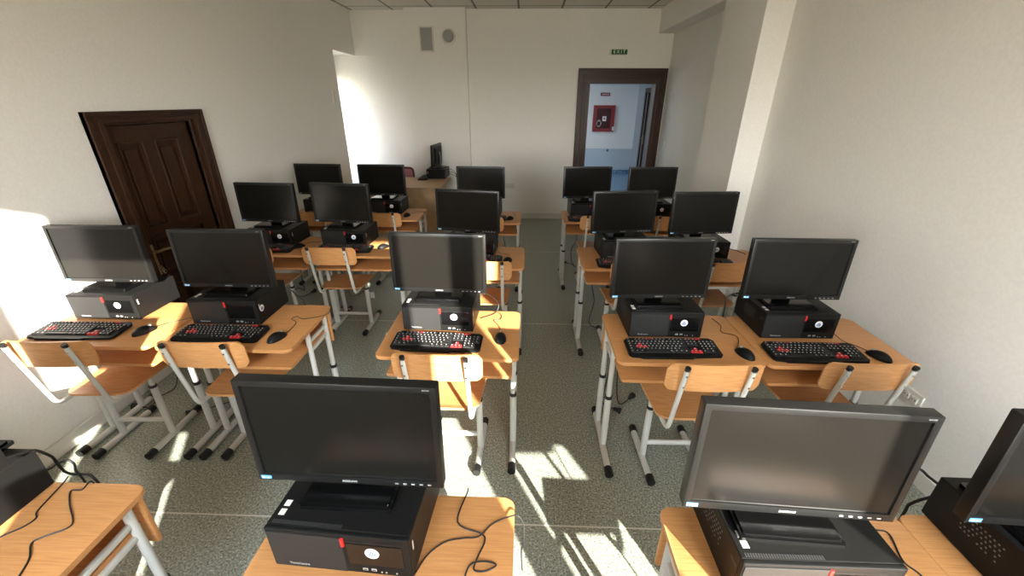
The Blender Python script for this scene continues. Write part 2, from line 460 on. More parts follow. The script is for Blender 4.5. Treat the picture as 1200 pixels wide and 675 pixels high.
q.prism([(-.025, -.02), (.045, -.02), (.01, .045)], 0, .002, mtx=Matrix.Translation((0, -.110, 0)) @ FRONT)
q.obj('notice_symbol', 'hyd', t, smooth=False)
B().box(.235, .285, -.112, -.104, -.30, -.20).obj('seal_sticker', 'white', t, smooth=False)
t = thing('hall_sign', 'small dark red plate above the fire hydrant cabinet in the hall', 'sign', loc=(2.08, y, 2.04))
B().box(-.125, .125, -.02, 0, -.04, .04, .003).obj('sign_plate', 'hyd', t, smooth=False)
q = B()
for i in range(6): q.box(-.09+.032*i, -.066+.032*i, -.0215, -.0195, -.014, .014)
q.obj('sign_stripe', 'plate', t, smooth=False)
t = tag(B().box(-.02, .02, -.02, 0, -.03, .03, .006).obj('wall_hook', 'cap', smooth=False, loc=(2.27, HY1-.006, .62)), 'small black hook on the pale blue dado of the hall', 'hook')

# ---- small fittings on the walls
t = thing('exit_sign', 'small green EXIT sign above the exit doorway', 'sign', loc=(1.355, YB, 2.545))
B().box(-.135, .122, -.016, 0, -.042, .036, .003).obj('sign_housing', 'plate', t, smooth=False)
B().box(-.108, .125, -.022, -.014, -.030, .036, .002).obj('sign_plate', 'exit', t, smooth=False)
lettering('sign_lettering', 'E X I T', .062, 'exit_text', t, Matrix.Translation((.008, -.0225, .004)) @ FRONT, align='CENTER', bold=.0012)
t = thing('ventilation_grille', 'grey louvred ventilation grille high on the chimney breast', 'vent', loc=(-1.49, 7.0, 2.70))
f = B(); f.box(-.105, -.085, -.016, 0, -.165, .165, .003); f.box(.085, .105, -.016, 0, -.165, .165, .003); f.box(-.085, .085, -.016, 0, -.165, -.145, .003); f.box(-.085, .085, -.016, 0, .145, .165, .003)
f.obj('frame', 'plate', t, smooth=False)
f = B()
f.box(-.086, .086, -.004, -.001, -.146, .146)
for i in range(14):
    z = -.137 + i*.021
    f.box(-.086, .086, -.010, -.003, z-.005, z+.005, mtx=None)
f.obj('louvre', 'grey', t, smooth=False)
t = thing('wall_lamp', 'round grey bulkhead lamp high on the chimney breast', 'lamp', loc=(-1.165, 7.0, 2.735))
q = B(); q.cyl((0, 0, 0), (0, -.03, 0), .105, .098, 28); q.obj('lamp_base', 'plate', t)
q = B()
q.grid(lambda u, v: Vector((.082*math.sin(u*PI/2)*math.cos(v*2*PI), -.03-.05*math.cos(u*PI/2), .082*math.sin(u*PI/2)*math.sin(v*2*PI))), 8, 24)
q.obj('lamp_cover', 'grey', t)
def switch(name, label, loc, rz, w=.08, h=.08, n=1):
    t = thing(name, label, 'switch', loc=loc, rz=rz)
    B().box(-w/2, w/2, -.010, 0, -h/2, h/2, .003).obj('switch_plate', 'plate', t, smooth=False)
    for i in range(n):
        z = (i-(n-1)/2)*h/n
        B().box(-w*.3, w*.3, -.014, -.009, z-h/n*.32, z+h/n*.32, .002).obj('rocker', 'plate', t, smooth=False)
    return t
switch('light_switch', 'ivory double light switch on the left wall beside the window niche', (XL, 6.19, 1.92), -PI/2*-1, .08, .16, 2)
switch('light_switch', 'upper ivory light switch on the right wall near the exit door', (XR, 6.73, 1.94), -PI/2, .07, .09)
switch('light_switch', 'lower ivory light switch on the right wall near the exit door', (XR, 6.87, 1.285), -PI/2, .07, .08)
def socket(label, loc, rz, w, h, n):
    t = thing('wall_socket', label, 'socket', loc=loc, rz=rz)
    B().box(-w/2, w/2, -.012, 0, -h/2, h/2, .004).obj('socket_plate', 'plate', t, smooth=False)
    for i in range(n):
        x = (i-(n-1)/2)*(w-.03)/n
        s = .036
        fb = B()
        fb.box(x-s/2, x+s/2, -.018, -.011, -s/2, s/2, .002)
        fo = fb.obj('socket_insert', 'plate', t, smooth=False)
        hb = B(); hb.cyl((x-.009, -.0185, 0), (x-.009, -.0175, 0), .004, n=10); hb.cyl((x+.009, -.0185, 0), (x+.009, -.0175, 0), .004, n=10)
        hb.obj('pin_hole', 'slot', fo)
socket('ivory double power socket low on the right wall beside a chair', (XR, 1.885, .415), -PI/2, .125, .085, 2)
socket('ivory triple power socket low on the back wall right of the chimney breast', (-.274, YB, .556), 0, .16, .085, 3)
socket('ivory power socket on the left wall behind the third row desks', (XL, 4.0, .42), PI/2, .125, .085, 2)

# ------------------------------------------------------------------ prototypes
HD = .76            # desk top height
W, D = .70, .49
def make_desk():
    t = thing('school_desk')
    B().prism(rrect(-W/2, W/2, 0, D, .032), HD-.019, HD, .0025).obj('desktop', 'wood', t)
    B().prism(rrect(-.315, .315, .030, .455, .012), .622, .638, .002).obj('shelf', 'wood', t)
    B().prism(rrect(-.335, .335, .455, .472, .004), .535, HD-.0195, .002).obj('back_panel', 'wood', t)
    for s in (-1, 1):
        x = s*.318
        for y in (.225, .425):
            l = B(); l.cyl((x, y, .37), (x, y, HD-.02), .0145, n=14); l.cyl((x, y, .03), (x, y, .372), .0185, n=14)
            for z in (.30, .26, .22): l.cyl((x+s*.017, y, z), (x+s*.0195, y, z), .004, n=8)
            lo = l.obj('leg', 'metal', t)
            B().cyl((x, y, .366), (x, y, .384), .0205, n=14).obj('collar', 'cap', lo)
        f = B(); f.cyl((x, .045, .0195), (x, .50, .0195), .0185, n=14); fo = f.obj('foot_bar', 'metal', t)
        for y0, y1 in ((.0, .05), (.495, .54)):
            B().cyl((x, y0, .0225), (x, y1, .0225), .0222, n=14).obj('foot_cap', 'cap', fo)
        r_ = B(); r_.box(x-.008, x+.008, .235, .42, .60, .621, .003); r_.box(x-.008, x+.008, .235, .42, .655, .675, .003)
        r_.obj('side_rail', 'metal', t)
    return t

def make_chair():
    t = thing('school_chair')
    # seat: y from -.175 (rear, towards the camera) to .18, front edge rolled down
    def seat_pts(u, v):
        a = (u-.5)*2; y = -.178 + .358*v
        hw = .188 - .02*(1-v)
        if v < .16: hw *= math.sqrt(max(1-((.16-v)/.16)**2*.55, .05))
        if v > .92: hw *= math.sqrt(max(1-((v-.92)/.08)**2*.25, .05))
        z = .452 - .010*math.cos(a*PI/2)*math.sin(v*PI) - (.03*((v-.85)/.15)**2 if v > .85 else 0) + (.006*((.12-v)/.12)**2 if v < .12 else 0)
        return Vector((a*hw, y, z))
    B().grid(seat_pts, 20, 26, .011).obj('seat', 'ply', t, angle=50)
    zc, hh, hw = .765, .072, .212
    def back_pts(u, v):
        a = (u-.5)*2; q = (v-.5)*2
        rr = 1 if abs(a) < .86 else math.sqrt(max(1-((abs(a)-.86)/.14)**2*.62, .05))
        z = zc + q*hh*rr + .004*(1-a*a)
        y = -.292 + .024*a*a - .05*(z-zc)
        return Vector((a*hw, y+.012, z))
    B().grid(back_pts, 30, 10, .010).obj('backrest', 'ply', t, angle=50)
    for s in (-1, 1):
        p = B()
        p.tube([(s*.143, .15, .430), (s*.143, -.205, .428), (s*.143, -.232, .455), (s*.143, -.303, .835)], .0112, 12, .045)
        po = p.obj('back_post', 'metal', t)
        c = B(); c.cyl((s*.143, -.3005, .828), (s*.143, -.305, .845), .0122, n=12); c.obj('post_cap', 'cap', po)
        for z in (.735, .80):
            y = -.232 - (z-.455)/.38*.071
            B().cyl((s*.143, y-.014, z), (s*.143, y-.0095, z), .0052, n=10).obj('rivet', 'steel', po)
        x = s*.150
        l = B(); l.cyl((x, 0, .36), (x, 0, .432), .0145, n=14); l.cyl((x, 0, .03), (x, 0, .372), .0180, n=14)
        for z in (.32, .28, .24): l.cyl((x, -.017, z), (x, -.0190, z), .004, n=8)
        lo = l.obj('leg', 'metal', t)
        B().cyl((x, 0, .366), (x, 0, .382), .0198, n=14).obj('collar', 'cap', lo)
        f = B(); f.cyl((x, -.15, .019), (x, .19, .019), .018, n=14); fo = f.obj('foot_bar', 'metal', t)
        for y0, y1 in ((-.192, -.145), (.185, .228)):
            B().cyl((x, y0, .0222), (x, y1, .0222), .0218, n=14).obj('foot_cap', 'cap', fo)
    B().cyl((-.15, 0, .125), (.15, 0, .125), .0145, n=12).obj('crossbar', 'metal', t)
    B().cyl((-.15, .02, .432), (.15, .02, .432), .010, n=12).obj('seat_rail', 'metal', t)
    s_ = B()
    for sx in (-.10, .10):
        for sy in (-.09, .10): s_.cyl((sx, sy, .440), (sx, sy, .4475), .0055, n=10)
    s_.obj('seat_screw', 'steel', t)
    return t

PW, PH, PD = .375, .145, .293
def make_pc(sticker='front', teacher=False):
    t = thing('computer_case')
    B().box(-PW/2, PW/2, .012, PD, .002, PH, .003).obj('case', 'case', t, smooth=False)
    # front plate: grille on the left, drive bay on the right
    f = B(); f.box(-PW/2, PW/2, .0, .0125, .002, PH, .003)
    fo = f.obj('front_panel', 'black', t, smooth=False)
    split = -PW/2 + PW*.545
    B().box(-PW/2+.004, split-.003, -.0025, .002, .006, PH-.010, .0015).obj('grille', 'grille', t, smooth=False)
    B().box(split+.006, PW/2-.020, -.0018, .002, .040, PH-.028, .001).obj('drive_cover', 'gloss', t, smooth=False)
    s = B(); s.box(split+.006, PW/2-.020, -.001, .002, PH-.024, PH-.017, .0008); s.obj('disc_slot', 'case', t, smooth=False)
    s = B(); s.box(split-.0055, split+.0035, -.0045, .001, PH-.040, PH-.010, .0015); s.obj('red_tab', 'red', t, smooth=False)
    for i, x in enumerate((.045, .068)):
        u = B(); u.box(split+x-.0065, split+x+.0065, -.001, .001, .016, .024); uo = u.obj('usb_port', 'silver', t, smooth=False)
        B().box(split+x-.004, split+x+.004, -.0016, -.0008, .0185, .0215).obj('port_hole', 'slot', uo, smooth=False)
    for x in (.088, .100, .128): B().cyl((split+x, -.0016, .014), (split+x, .0, .014), .0022, n=10).obj('audio_jack', 'silver', t)
    v = B()
    for i in range(30):
        x = -PW/2+.012+i*.0062
        v.box(x, x+.0036, .016, .026, PH-.001, PH+.0006)
    v.obj('vent_slot', 'slot', t, smooth=False)
    lettering('nameplate', 'ThinkCentre', .0105, 'silver', t, Matrix.Translation((-PW/2+.045, -.0027, .020)) @ FRONT, bold=.0001)
    if sticker:
        if sticker == 'front': mt = Matrix.Translation((split+.072, -.0022, .088)) @ FRONT
        else: mt = Matrix.Translation((PW/2+.0004, .04, .085)) @ Matrix.Rotation(PI/2, 4, 'Z') @ FRONT
        d = B(); d.prism([(.0185*math.cos(i*2*PI/28), .0185*math.sin(i*2*PI/28)) for i in range(28)], -.0004, .0006, mtx=mt)
        so = d.obj('round_sticker', 'white', t, smooth=False)
        e = B()   # a small blue building-like emblem
        for x, z0, z1 in ((-.0090, -.007, .001), (-.0055, -.007, .005), (-.0018, -.007, .009), (.0018, -.007, .009), (.0055, -.007, .005), (.0090, -.007, .001)):
            e.box(x-.0012, x+.0012, z0, z1, .0006, .0009, mtx=mt)
        e.box(-.0115, .0115, -.0100, -.0082, .0006, .0009, mtx=mt); e.box(-.007, .007, -.0132, -.0118, .0006, .0009, mtx=mt)
        e.obj('sticker_emblem', 'blue', so, smooth=False)
    # cluster of vent holes low on the left side, catch on the right side
    v = B(); rnd = random.Random(3)
    for i in range(9):
        for j in range(5):
            if rnd.random() < .12: continue
            y = .10+i*.0115+(j % 2)*.005; z = .062+j*.012
            v.box(-PW/2-.0006, -PW/2+.001, y, y+.0045, z, z+.004)
    v.obj('side_vent', 'ventgrey', t, smooth=False)
    B().box(-PW/2-.0006, -PW/2+.001, .018, .048, .098, .107, .0004).obj('case_catch', 'slot', t, smooth=False)
    w = B(); w.box(PW/2-.001, PW/2+.0006, .020, .026, PH-.060, PH-.030); w.obj('side_label', 'plate', t, smooth=False)
    w = B()
    for x in (-.172,): 
        w.box(x, x+.016, .038, .056, PH-.0005, PH+.0006); w.box(x, x+.016, .064, .082, PH-.0005, PH+.0006)
    w.obj('top_label', 'plate', t, smooth=False)
    # rear sockets
    r_ = B(); r_.box(-.16, -.10, PD-.001, PD+.001, .03, .11); r_.box(.05, .15, PD-.001, PD+.001, .02, .05); r_.obj('rear_port', 'slot', t, smooth=False)
    return t

MW, MH = .505, .322
def make_monitor(tilt=R(1.8)):
    t = thing('computer_monitor')
    zb = .038                                   # lower edge of the panel above the stand base
    mt = Matrix.Translation((0, 0, zb)) @ Matrix.Rotation(-tilt, 4, 'X')
    sd, tp, bt = .0165, .0165, .022
    b = bmesh.new()
    def loop(x0, x1, y, z0, z1): return [b.verts.new(p) for p in ((x0, y, z0), (x1, y, z0), (x1, y, z1), (x0, y, z1))]
    o0 = loop(-MW/2, MW/2, 0, 0, MH); i0 = loop(-MW/2+sd, MW/2-sd, .001, bt, MH-tp); i1 = loop(-MW/2+sd+.001, MW/2-sd-.001, .005, bt+.001, MH-tp-.001)
    o1 = loop(-MW/2, MW/2, .032, 0, MH); o2 = loop(-MW/2+.012, MW/2-.012, .036, .012, MH-.012)
    for a, c in ((o0, i0), (i0, i1), (o1, o0), (o2, o1)):
        for k in range(4): b.faces.new((a[k], a[(k+1) % 4], c[(k+1) % 4], c[k]))
    b.faces.new(o2[::-1])
    es = [e for e in b.edges if e.verts[0] in o0 and e.verts[1] in o0 or (e.verts[0] in o0 and e.verts[1] in o1) or (e.verts[1] in o0 and e.verts[0] in o1)]
    bmesh.ops.bevel(b, geom=es, offset=.003, segments=2, profile=.5, affect='EDGES', clamp_overlap=True)
    q = B(); q.merge(b, mt); q.obj('bezel', 'bezel', t, angle=25)
    q = B(); q.box(-MW/2+sd-.001, MW/2-sd+.001, .0048, .012, bt-.001, MH-tp+.001, mtx=mt); so = q.obj('screen', 'screen', t, smooth=False)
    # rear shell, tapered
    b = bmesh.new()
    a = [b.verts.new(p) for p in ((-.20, .036, .045), (.20, .036, .045), (.20, .036, .29), (-.20, .036, .29))]
    c = [b.verts.new(p) for p in ((-.15, .062, .08), (.15, .062, .08), (.15, .062, .25), (-.15, .062, .25))]
    b.faces.new(a[::-1]); b.faces.new(c)
    for k in range(4): b.faces.new((a[k], a[(k+1) % 4], c[(k+1) % 4], c[k]))
    q = B(); q.merge(b, mt); q.obj('rear_shell', 'black', t, smooth=False)
    q = B(); q.box(-.045, .045, .060, .085, .010, .20, .006); q.box(-.05, .05, .055, .07, .10, .21, .004, mtx=mt); q.obj('stand_neck', 'gloss', t, smooth=False)
    q = B()
    q.prism(rrect(-.122, .122, -.052, .150, .005), 0, .012, .002)
    q.prism(rrect(-.114, .114, -.044, .142, .004), .011, .017, .003)
    q.obj('stand_base', 'gloss', t, smooth=False)
    def on(x, z): return mt @ Matrix.Translation((x, -.0003, z)) @ FRONT
    lettering('maker_name', 'SAMSUNG', .0088, 'silver', t, on(0, .0105), align='CENTER', bold=.0001)
    lettering('model_number', 'S22C450', .0048, 'silver', t, on(MW/2-.034, MH-.008), bold=0)
    for i in range(5):
        x = MW/2-.125+i*.022
        q = B(); q.box(x-.0045, x+.0045, -.0009, .001, .0085, .0118, mtx=mt); q.obj('button', 'silver', t, smooth=False)
    q = B(); q.box(-MW/2+.008, -MW/2+.036, -.0008, .001, .006, .0165, mtx=mt); e = q.obj('energy_sticker', 'cyan', t, smooth=False)
    q = B(); q.box(-MW/2+.0115, -MW/2+.0185, -.0012, 0, .0085, .014, mtx=mt); q.box(-MW/2+.024, -MW/2+.031, -.0012, 0, .0085, .011, mtx=mt); q.obj('sticker_print', 'white', e, smooth=False)
    return t

def make_keyboard():
    t = thing('keyboard')
    kw, kd = .452, .150
    pts = [(-kw/2+.012, 0), (-.175, 0), (-.165, -.012), (.075, -.012), (.088, 0), (kw/2-.012, 0), (kw/2, .014), (kw/2, kd-.02), (kw/2-.02, kd), (-kw/2+.02, kd), (-kw/2, kd-.02), (-kw/2, .014)]
    sl = Matrix.Rotation(R(4.2), 4, 'X')
    b = B(); b.prism(pts, .002, .014, .003, mtx=sl); b.box(-kw/2+.02, kw/2-.02, .02, kd-.012, 0.0005, .004); b.box(-kw/2+.05, kw/2-.05, kd-.035, kd-.015, 0.0, .016)
    b.obj('keyboard_body', 'black', t, smooth=False)
    p = .0190; x0 = -.2135; keys = []; red = []
    def row(y, items, h=p):
        for x, w, c in items: (red if c else keys).append((x0+x*p, y, w*p, h))
    ys = [.022 + i*p for i in range(5)]
    row(ys[0], [(0, 1.25, 0), (1.25, 1.25, 0), (2.5, 1.25, 0), (3.75, 6.25, 0), (10, 1.25, 0), (11.25, 1.25, 0), (12.5, 1.25, 0), (13.75, 1.25, 0)])
    row(ys[1], [(0, 2.25, 0)] + [(2.25+i, 1, 0) for i in range(10)] + [(12.25, 2.75, 0)])
    row(ys[2], [(0, 1.75, 0)] + [(1.75+i, 1, 1 if i in (0, 1, 2) else 0) for i in range(11)] + [(12.75, 2.25, 0)])
    row(ys[3], [(0, 1.5, 0)] + [(1.5+i, 1, 1 if i == 1 else 0) for i in range(12)] + [(13.5, 1.5, 0)])
    row(ys[4], [(i, 1, 0) for i in range(13)] + [(13, 2, 0)])
    row(ys[4]+.022, [(0, 1, 0)] + [(2+i, 1, 0) for i in range(4)] + [(6.5+i, 1, 0) for i in range(4)] + [(11+i, 1, 0) for i in range(4)], .015)
    row(ys[0], [(15.25, 1, 1), (16.25, 1, 1), (17.25, 1, 1), (18.5, 2, 0), (20.5, 1, 0)]); row(ys[1], [(16.25, 1, 1), (18.5, 1, 0), (19.5, 1, 0), (20.5, 1, 0)])
    row(ys[2], [(18.5+i, 1, 0) for i in range(4)])
    for y in (ys[3], ys[4]): row(y, [(15.25+i, 1, 0) for i in range(3)] + [(18.5+i, 1, 0) for i in range(4)])
    row(ys[4]+.022, [(15.25+i, 1, 0) for i in range(3)], .015)
    def caps(L):
        q = B()
        for x, y, w, h in L:
            b = bmesh.new(); g = .0008; s = .0022
            lo = [b.verts.new(v) for v in ((x+g, y+g, .0135), (x+w-g, y+g, .0135), (x+w-g, y+h-g, .0135), (x+g, y+h-g, .0135))]
            hi = [b.verts.new(v) for v in ((x+g+s, y+g+s, .0215), (x+w-g-s, y+g+s, .0215), (x+w-g-s, y+h-g-s*.6, .0215), (x+g+s, y+h-g-s*.6, .0215))]
            b.faces.new(hi)
            for k in range(4): b.faces.new((lo[k], lo[(k+1) % 4], hi[(k+1) % 4], hi[k]))
            q.merge(b, sl)
        return q
    caps(keys).obj('key_block', 'key', t, smooth=False)
    caps([k for k in red if k[0] < 0]).obj('movement_keys', 'redkey', t, smooth=False)
    caps([k for k in red if k[0] > 0]).obj('arrow_keys', 'redkey', t, smooth=False)
    q = B()
    for x, y, w, h in keys + red:
        if w > 5*p: continue
        q.box(x+.0042, x+.0092, y+h*.46, y+h*.46+.0054, .0214, .0218, mtx=sl)
    q.obj('key_legend', 'legend', t, smooth=False)
    for xa in (-.150, .085):
        q = B()
        for i in range(5): q.box(xa+i*.0155, xa+i*.0155+.0125, kd-.016, kd-.008, .013, .017, .001, mtx=sl)
        q.obj('media_keys', 'redkey', t, smooth=False)
    return t

def make_mouse(cable=None):
    t = thing('computer_mouse')
    def f(u, v):
        a = v*2*PI; th = u*PI
        x = .0305*math.sin(th)*math.cos(a)*(1-.10*math.sin(a)); y = .056*math.sin(th)*math.sin(a)
        z = .036*math.cos(th)
        z = max(z*(1-.25*(y/.056+.25)**2), .0)
        return Vector((x, y, z+.001))
    b = B(); b.grid(f, 14, 28); b.obj('mouse_body', 'black', t, angle=80)
    w = B(); w.cyl((-.003, .028, .028), (.003, .028, .028), .0075, n=14); w.obj('scroll_wheel', 'grey', t)
    if cable:
        q = B(); q.tube([(0, .052, .010)] + cable, .0018, 6, smooth=True); q.obj('mouse_cable', 'cable', t)
    return t

# ------------------------------------------------------------------ rows of the computer room
ROW = {1: 'nearest row', 2: 'second row', 3: 'third row', 4: 'back row'}
COL = {'La': 'against left wall', 'Lb': 'second from left wall', 'C': 'middle column', 'Ra': 'right of the aisle', 'Rb': 'beside right wall'}
def where(k): return ROW[int(k[-1])] + ', ' + COL[k[:-1]]
DESK = {'La1': (-2.245, .415), 'Lb1': (-1.540, .415), 'C1': (-.366, .41), 'Ra1': (.770, .395), 'Rb1': (1.472, .395),
        'La2': (-2.222, 1.687), 'Lb2': (-1.497, 1.687), 'C2': (-.368, 1.654), 'Ra2': (.803, 1.648), 'Rb2': (1.505, 1.648),
        'La3': (-2.083, 3.032), 'Lb3': (-1.381, 3.032), 'C3': (-.349, 2.824), 'Ra3': (.787, 2.837), 'Rb3': (1.489, 2.837),
        'La4': (-2.157, 4.12), 'Lb4': (-1.455, 4.12), 'C4': (-.395, 4.047), 'Ra4': (.748, 4.113), 'Rb4': (1.450, 4.113)}
MON = {'La2': (-2.336, 2.060, .8), 'Lb2': (-1.619, 2.019, 1), 'C1': (-.457, .780, -1.3), 'C2': (-.453, 2.004, -2.5), 'C3': (-.448, 3.127, -9.5),
       'C4': (-.469, 4.355, -2.5), 'Lb4': (-1.538, 4.440, -2.8), 'La4': (-2.220, 4.44, -2.8), 'La3': (-2.145, 3.335, -3.2), 'Lb3': (-1.528, 3.345, -5.3),
       'Ra4': (.648, 4.41, 5.5), 'Rb4': (1.322, 4.418, 4), 'Ra3': (.766, 3.153, 8), 'Rb3': (1.367, 3.149, 5.8), 'Ra2': (.707, 1.975, 2.8),
       'Rb2': (1.393, 1.989, .5), 'Ra1': (.666, .730, -2.9), 'Rb1': (1.345, .715, -2), 'Lb1': (-1.695, .770, 2)}
PCX = {'La2': (-2.325, 1.962, 0), 'Lb2': (-1.62, 1.929, .3), 'C2': (-.453, 1.905, -2), 'C1': (-.458, .664, -3.5), 'Ra2': (.737, 1.885, 1), 'Rb2': (1.422, 1.898, 1),
       'Lb3': (-1.505, 3.250, -1), 'Ra1': (.711, .628, 0), 'Rb1': (1.393, .604, -.5), 'Lb1': (-1.6825, .610, 0)}
CHAIR = {'La2': (-2.285, 1.868, 2), 'Lb2': (-1.545, 1.89, 1), 'C2': (-.388, 1.832, -1.5), 'Ra2': (.848, 1.80, 1), 'Rb2': (1.545, 1.835, 2),
         'La3': (-2.20, 3.27, 0), 'Lb3': (-1.535, 3.265, 1), 'C3': (-.300, 3.02, 0), 'Ra3': (.83, 3.05, 1), 'Rb3': (1.455, 3.06, 3),
         'La4': (-2.19, 4.35, 0), 'Lb4': (-1.475, 4.35, 0), 'C4': (-.42, 4.24, 0), 'Ra4': (.765, 4.33, 0), 'Rb4': (1.475, 4.34, 0),
         'Ra1': (.845, .46, 0), 'C1': (-.36, .52, 0), 'Lb1': (-1.54, .50, 0)}
KB = {'La2': (-2.325, 1.742, 1), 'Lb2': (-1.572, 1.740, 0), 'C2': (-.435, 1.705, -2.5), 'Ra2': (.740, 1.692, 1.5), 'Rb2': (1.418, 1.680, 0),
      'La3': (-2.11, 3.075, 0), 'Lb3': (-1.47, 3.095, 1), 'C3': (-.395, 2.89, 0), 'Ra3': (.772, 2.86, 0), 'Rb3': (1.350, 2.895, 0), 'C4': (-.42, 4.12, 0), 'Ra4': (.672, 4.142, 0)}
MOUSE = {'La2': (-2.001, 1.83, -28), 'Lb2': (-1.267, 1.794, -22), 'C2': (-.116, 1.835, 3), 'Ra2': (1.080, 1.734, 20), 'Rb2': (1.718, 1.737, 28), 'La3': (-1.885, 3.225, -35),
         'Lb3': (-1.175, 3.245, -40), 'C3': (-.127, 2.965, -25), 'C4': (-.155, 4.20, -30), 'Lb4': (-1.253, 4.28, -10)}

desk = make_desk(); chair = make_chair(); pc = make_pc('front'); pc_side = make_pc('side'); mon = make_monitor(); kb = make_keyboard()
LOOK = {
 'La2': 'black monitor before the sunlit patch of wall', 'Lb2': 'black monitor with dark screen before the brown door',
 'C2': 'wide black monitor with dusty grey sunlit screen', 'C1': 'large black monitor with blank dark screen',
 'Ra1': 'large monitor with pale glow across its screen', 'Rb1': 'large black monitor cut off by the photo edge'}
for k, (x, y) in DESK.items():
    place(desk, (x, y, 0), 0, 'beech school desk on grey tube legs, ' + where(k), 'desk', 'beech school desks in rows')
for k, (x, y, r) in CHAIR.items():
    place(chair, (x, y, 0), R(r), 'plywood school chair with grey tube frame, ' + where(k), 'chair', 'plywood school chairs')
for k, (mx, my, mr) in MON.items():
    px, py, pr = PCX.get(k, (mx+.02, my-.092, mr*.4))
    p = place(pc_side if k == 'Lb2' else pc, (px, py, HD), R(pr), 'black desktop computer lying flat under its monitor, ' + where(k), 'computer', 'black desktop computers')
    place(mon, (mx, my, HD+PH), R(mr), (LOOK.get(k, 'wide black monitor') + ', ' + where(k)), 'monitor', 'black computer monitors')
for k, (x, y, r) in KB.items():
    place(kb, (x, y, HD), R(r), 'black keyboard with red keys, ' + where(k), 'keyboard', 'black and red keyboards')
random.seed(11)
# mouse cables, world points on the desk from the mouse nose to the case
MC = {'La2': [(-1.95, 1.93), (-1.86, 2.0), (-1.80, 2.04), (-1.78, 2.10)], 'Lb2': [(-1.245, 1.87), (-1.255, 1.96), (-1.30, 2.0), (-1.285, 2.03), (-1.23, 2.005), (-1.13, 2.06), (-1.14, 2.15)],
      'C2': [(-.128, 1.95), (-.15, 2.00), (-.165, 2.03), (-.13, 2.045), (-.125, 2.09), (-.15, 2.13)], 'Ra2': [(1.10, 1.84), (1.12, 1.91), (1.06, 1.95), (1.085, 2.02), (1.07, 2.10)],
      'Rb2': [(1.69, 1.83), (1.65, 1.88), (1.65, 1.95), (1.64, 2.02)], 'La3': [(-1.87, 3.32), (-1.84, 3.36), (-1.78, 3.37), (-1.72, 3.42), (-1.80, 3.46)],
      'Lb3': [(-1.12, 3.33), (-1.10, 3.40), (-1.17, 3.43), (-1.14, 3.48)], 'C3': [(-.11, 3.05), (-.13, 3.12), (-.20, 3.15), (-.22, 3.24)],
      'C4': [(-.12, 4.29), (-.10, 4.36), (-.13, 4.42), (-.12, 4.48)], 'Lb4': [(-1.25, 4.36), (-1.22, 4.42), (-1.15, 4.43), (-1.10, 4.47), (-1.25, 4.50)]}
for k, (x, y, r) in MOUSE.items():
    a = R(r); pts = []
    for (wx, wy) in MC[k]:
        dx, dy = wx-x, wy-y
        pts.append((dx*math.cos(-a)-dy*math.sin(-a), dx*math.sin(-a)+dy*math.cos(-a), .0025))
    m = make_mouse(pts); m.location = (x, y, HD); m.rotation_euler = (0, 0, a)
    tag(m, 'black wired mouse beside its keyboard, ' + where(k), 'mouse', 'black wired mice')

# loose cables on the near desks (their mice lie below the picture)
def cable(pts, label, r=.0022, z=None, cat='cable', grp=None, extra=None):
    q = B(); q.tube([(p[0], p[1], p[2] if len(p) > 2 else z) for p in pts], r, 7, smooth=True)
    o = q.obj('cable', 'cable'); return tag(o, label, cat, grp)
cz = HD + .0028
cable([(-.166, .925), (-.166, .913), (-.181, .811), (-.107, .777), (-.097, .754), (-.11, .717), (-.118, .679), (-.088, .676), (-.06, .693), (-.09, .699, cz+.003), (-.124, .695), (-.137, .674), (-.145, .62)],
      'thin black cable looped on the desk beside the large dark monitor', z=cz)
cable([(-.274, .655), (-.249, .712), (-.208, .75), (-.16, .763), (-.115, .767, cz+.004), (-.082, .807), (-.036, .829, cz+.004), (-.005, .828, cz+.012), (.012, .82, cz-.02), (.012, .80, .70), (.006, .80, .66), (.01, .78, .60)],
      'thin black cable running off the right edge of the middle desk', z=cz)
cable([(-1.475, .925, cz), (-1.465, .899), (-1.451, .839), (-1.44, .799), (-1.42, .778), (-1.429, .75), (-1.457, .719), (-1.468, .66)],
      'thin black cable lying beside the computer at the bottom left, nearer its case', z=cz)
cable([(-1.366, .903), (-1.384, .907, cz+.002), (-1.381, .878), (-1.411, .872), (-1.368, .827), (-1.304, .775), (-1.299, .751), (-1.34, .723), (-1.35, .704), (-1.31, .663), (-1.28, .60)],
      'thin black wavy cable in the middle of the empty desk at the bottom left', z=cz)
cable([(.93, .85), (1.019, .831), (1.054, .818), (1.031, .743), (1.047, .705), (1.06, .62)],
      'thin black cable on the right end of the desk under the glowing monitor', z=cz)
# monitor and power leads
def plug_cable(pts, label, grp='power cables under the desks', r=.0036):
    t = thing('power_cable', label, 'cable', grp, loc=(0, 0, 0))
    q = B(); q.tube(pts, r, 8, smooth=True); q.obj('lead', 'cable', t)
    a, c = Vector(pts[-1]), Vector(pts[-2]); d = (a-c).normalized()
    p = B(); p.cyl(a, a+d*.035, .011, .016, 12); p.cyl(a+d*.035, a+d*.052, .020, .020, 14); po = p.obj('plug', 'cap', t)
    s = d.cross(Vector((0, 0, 1))).normalized()
    k = B()
    for e in (-1, 1): k.cyl(a+d*.052+s*.0095*e, a+d*.070+s*.0095*e, .0024, n=8)
    k.obj('plug_pin', 'steel', po)
    return t
def hang(x, y, z0, floor_pts):
    return [(x, y, z0), (x+.005, y+.01, z0-.12), (x-.01, y, z0-.3)] + [(p[0], p[1], p[2] if len(p) > 2 else .012) for p in floor_pts]
plug_cable([(.60, 2.17, .62), (.60, 2.19, .40), (.62, 2.20, .15), (.66, 2.25, .014), (.70, 2.27, .012), (.74, 2.31, .014)], 'black power cable and plug on the floor behind the second row chair beside the aisle')
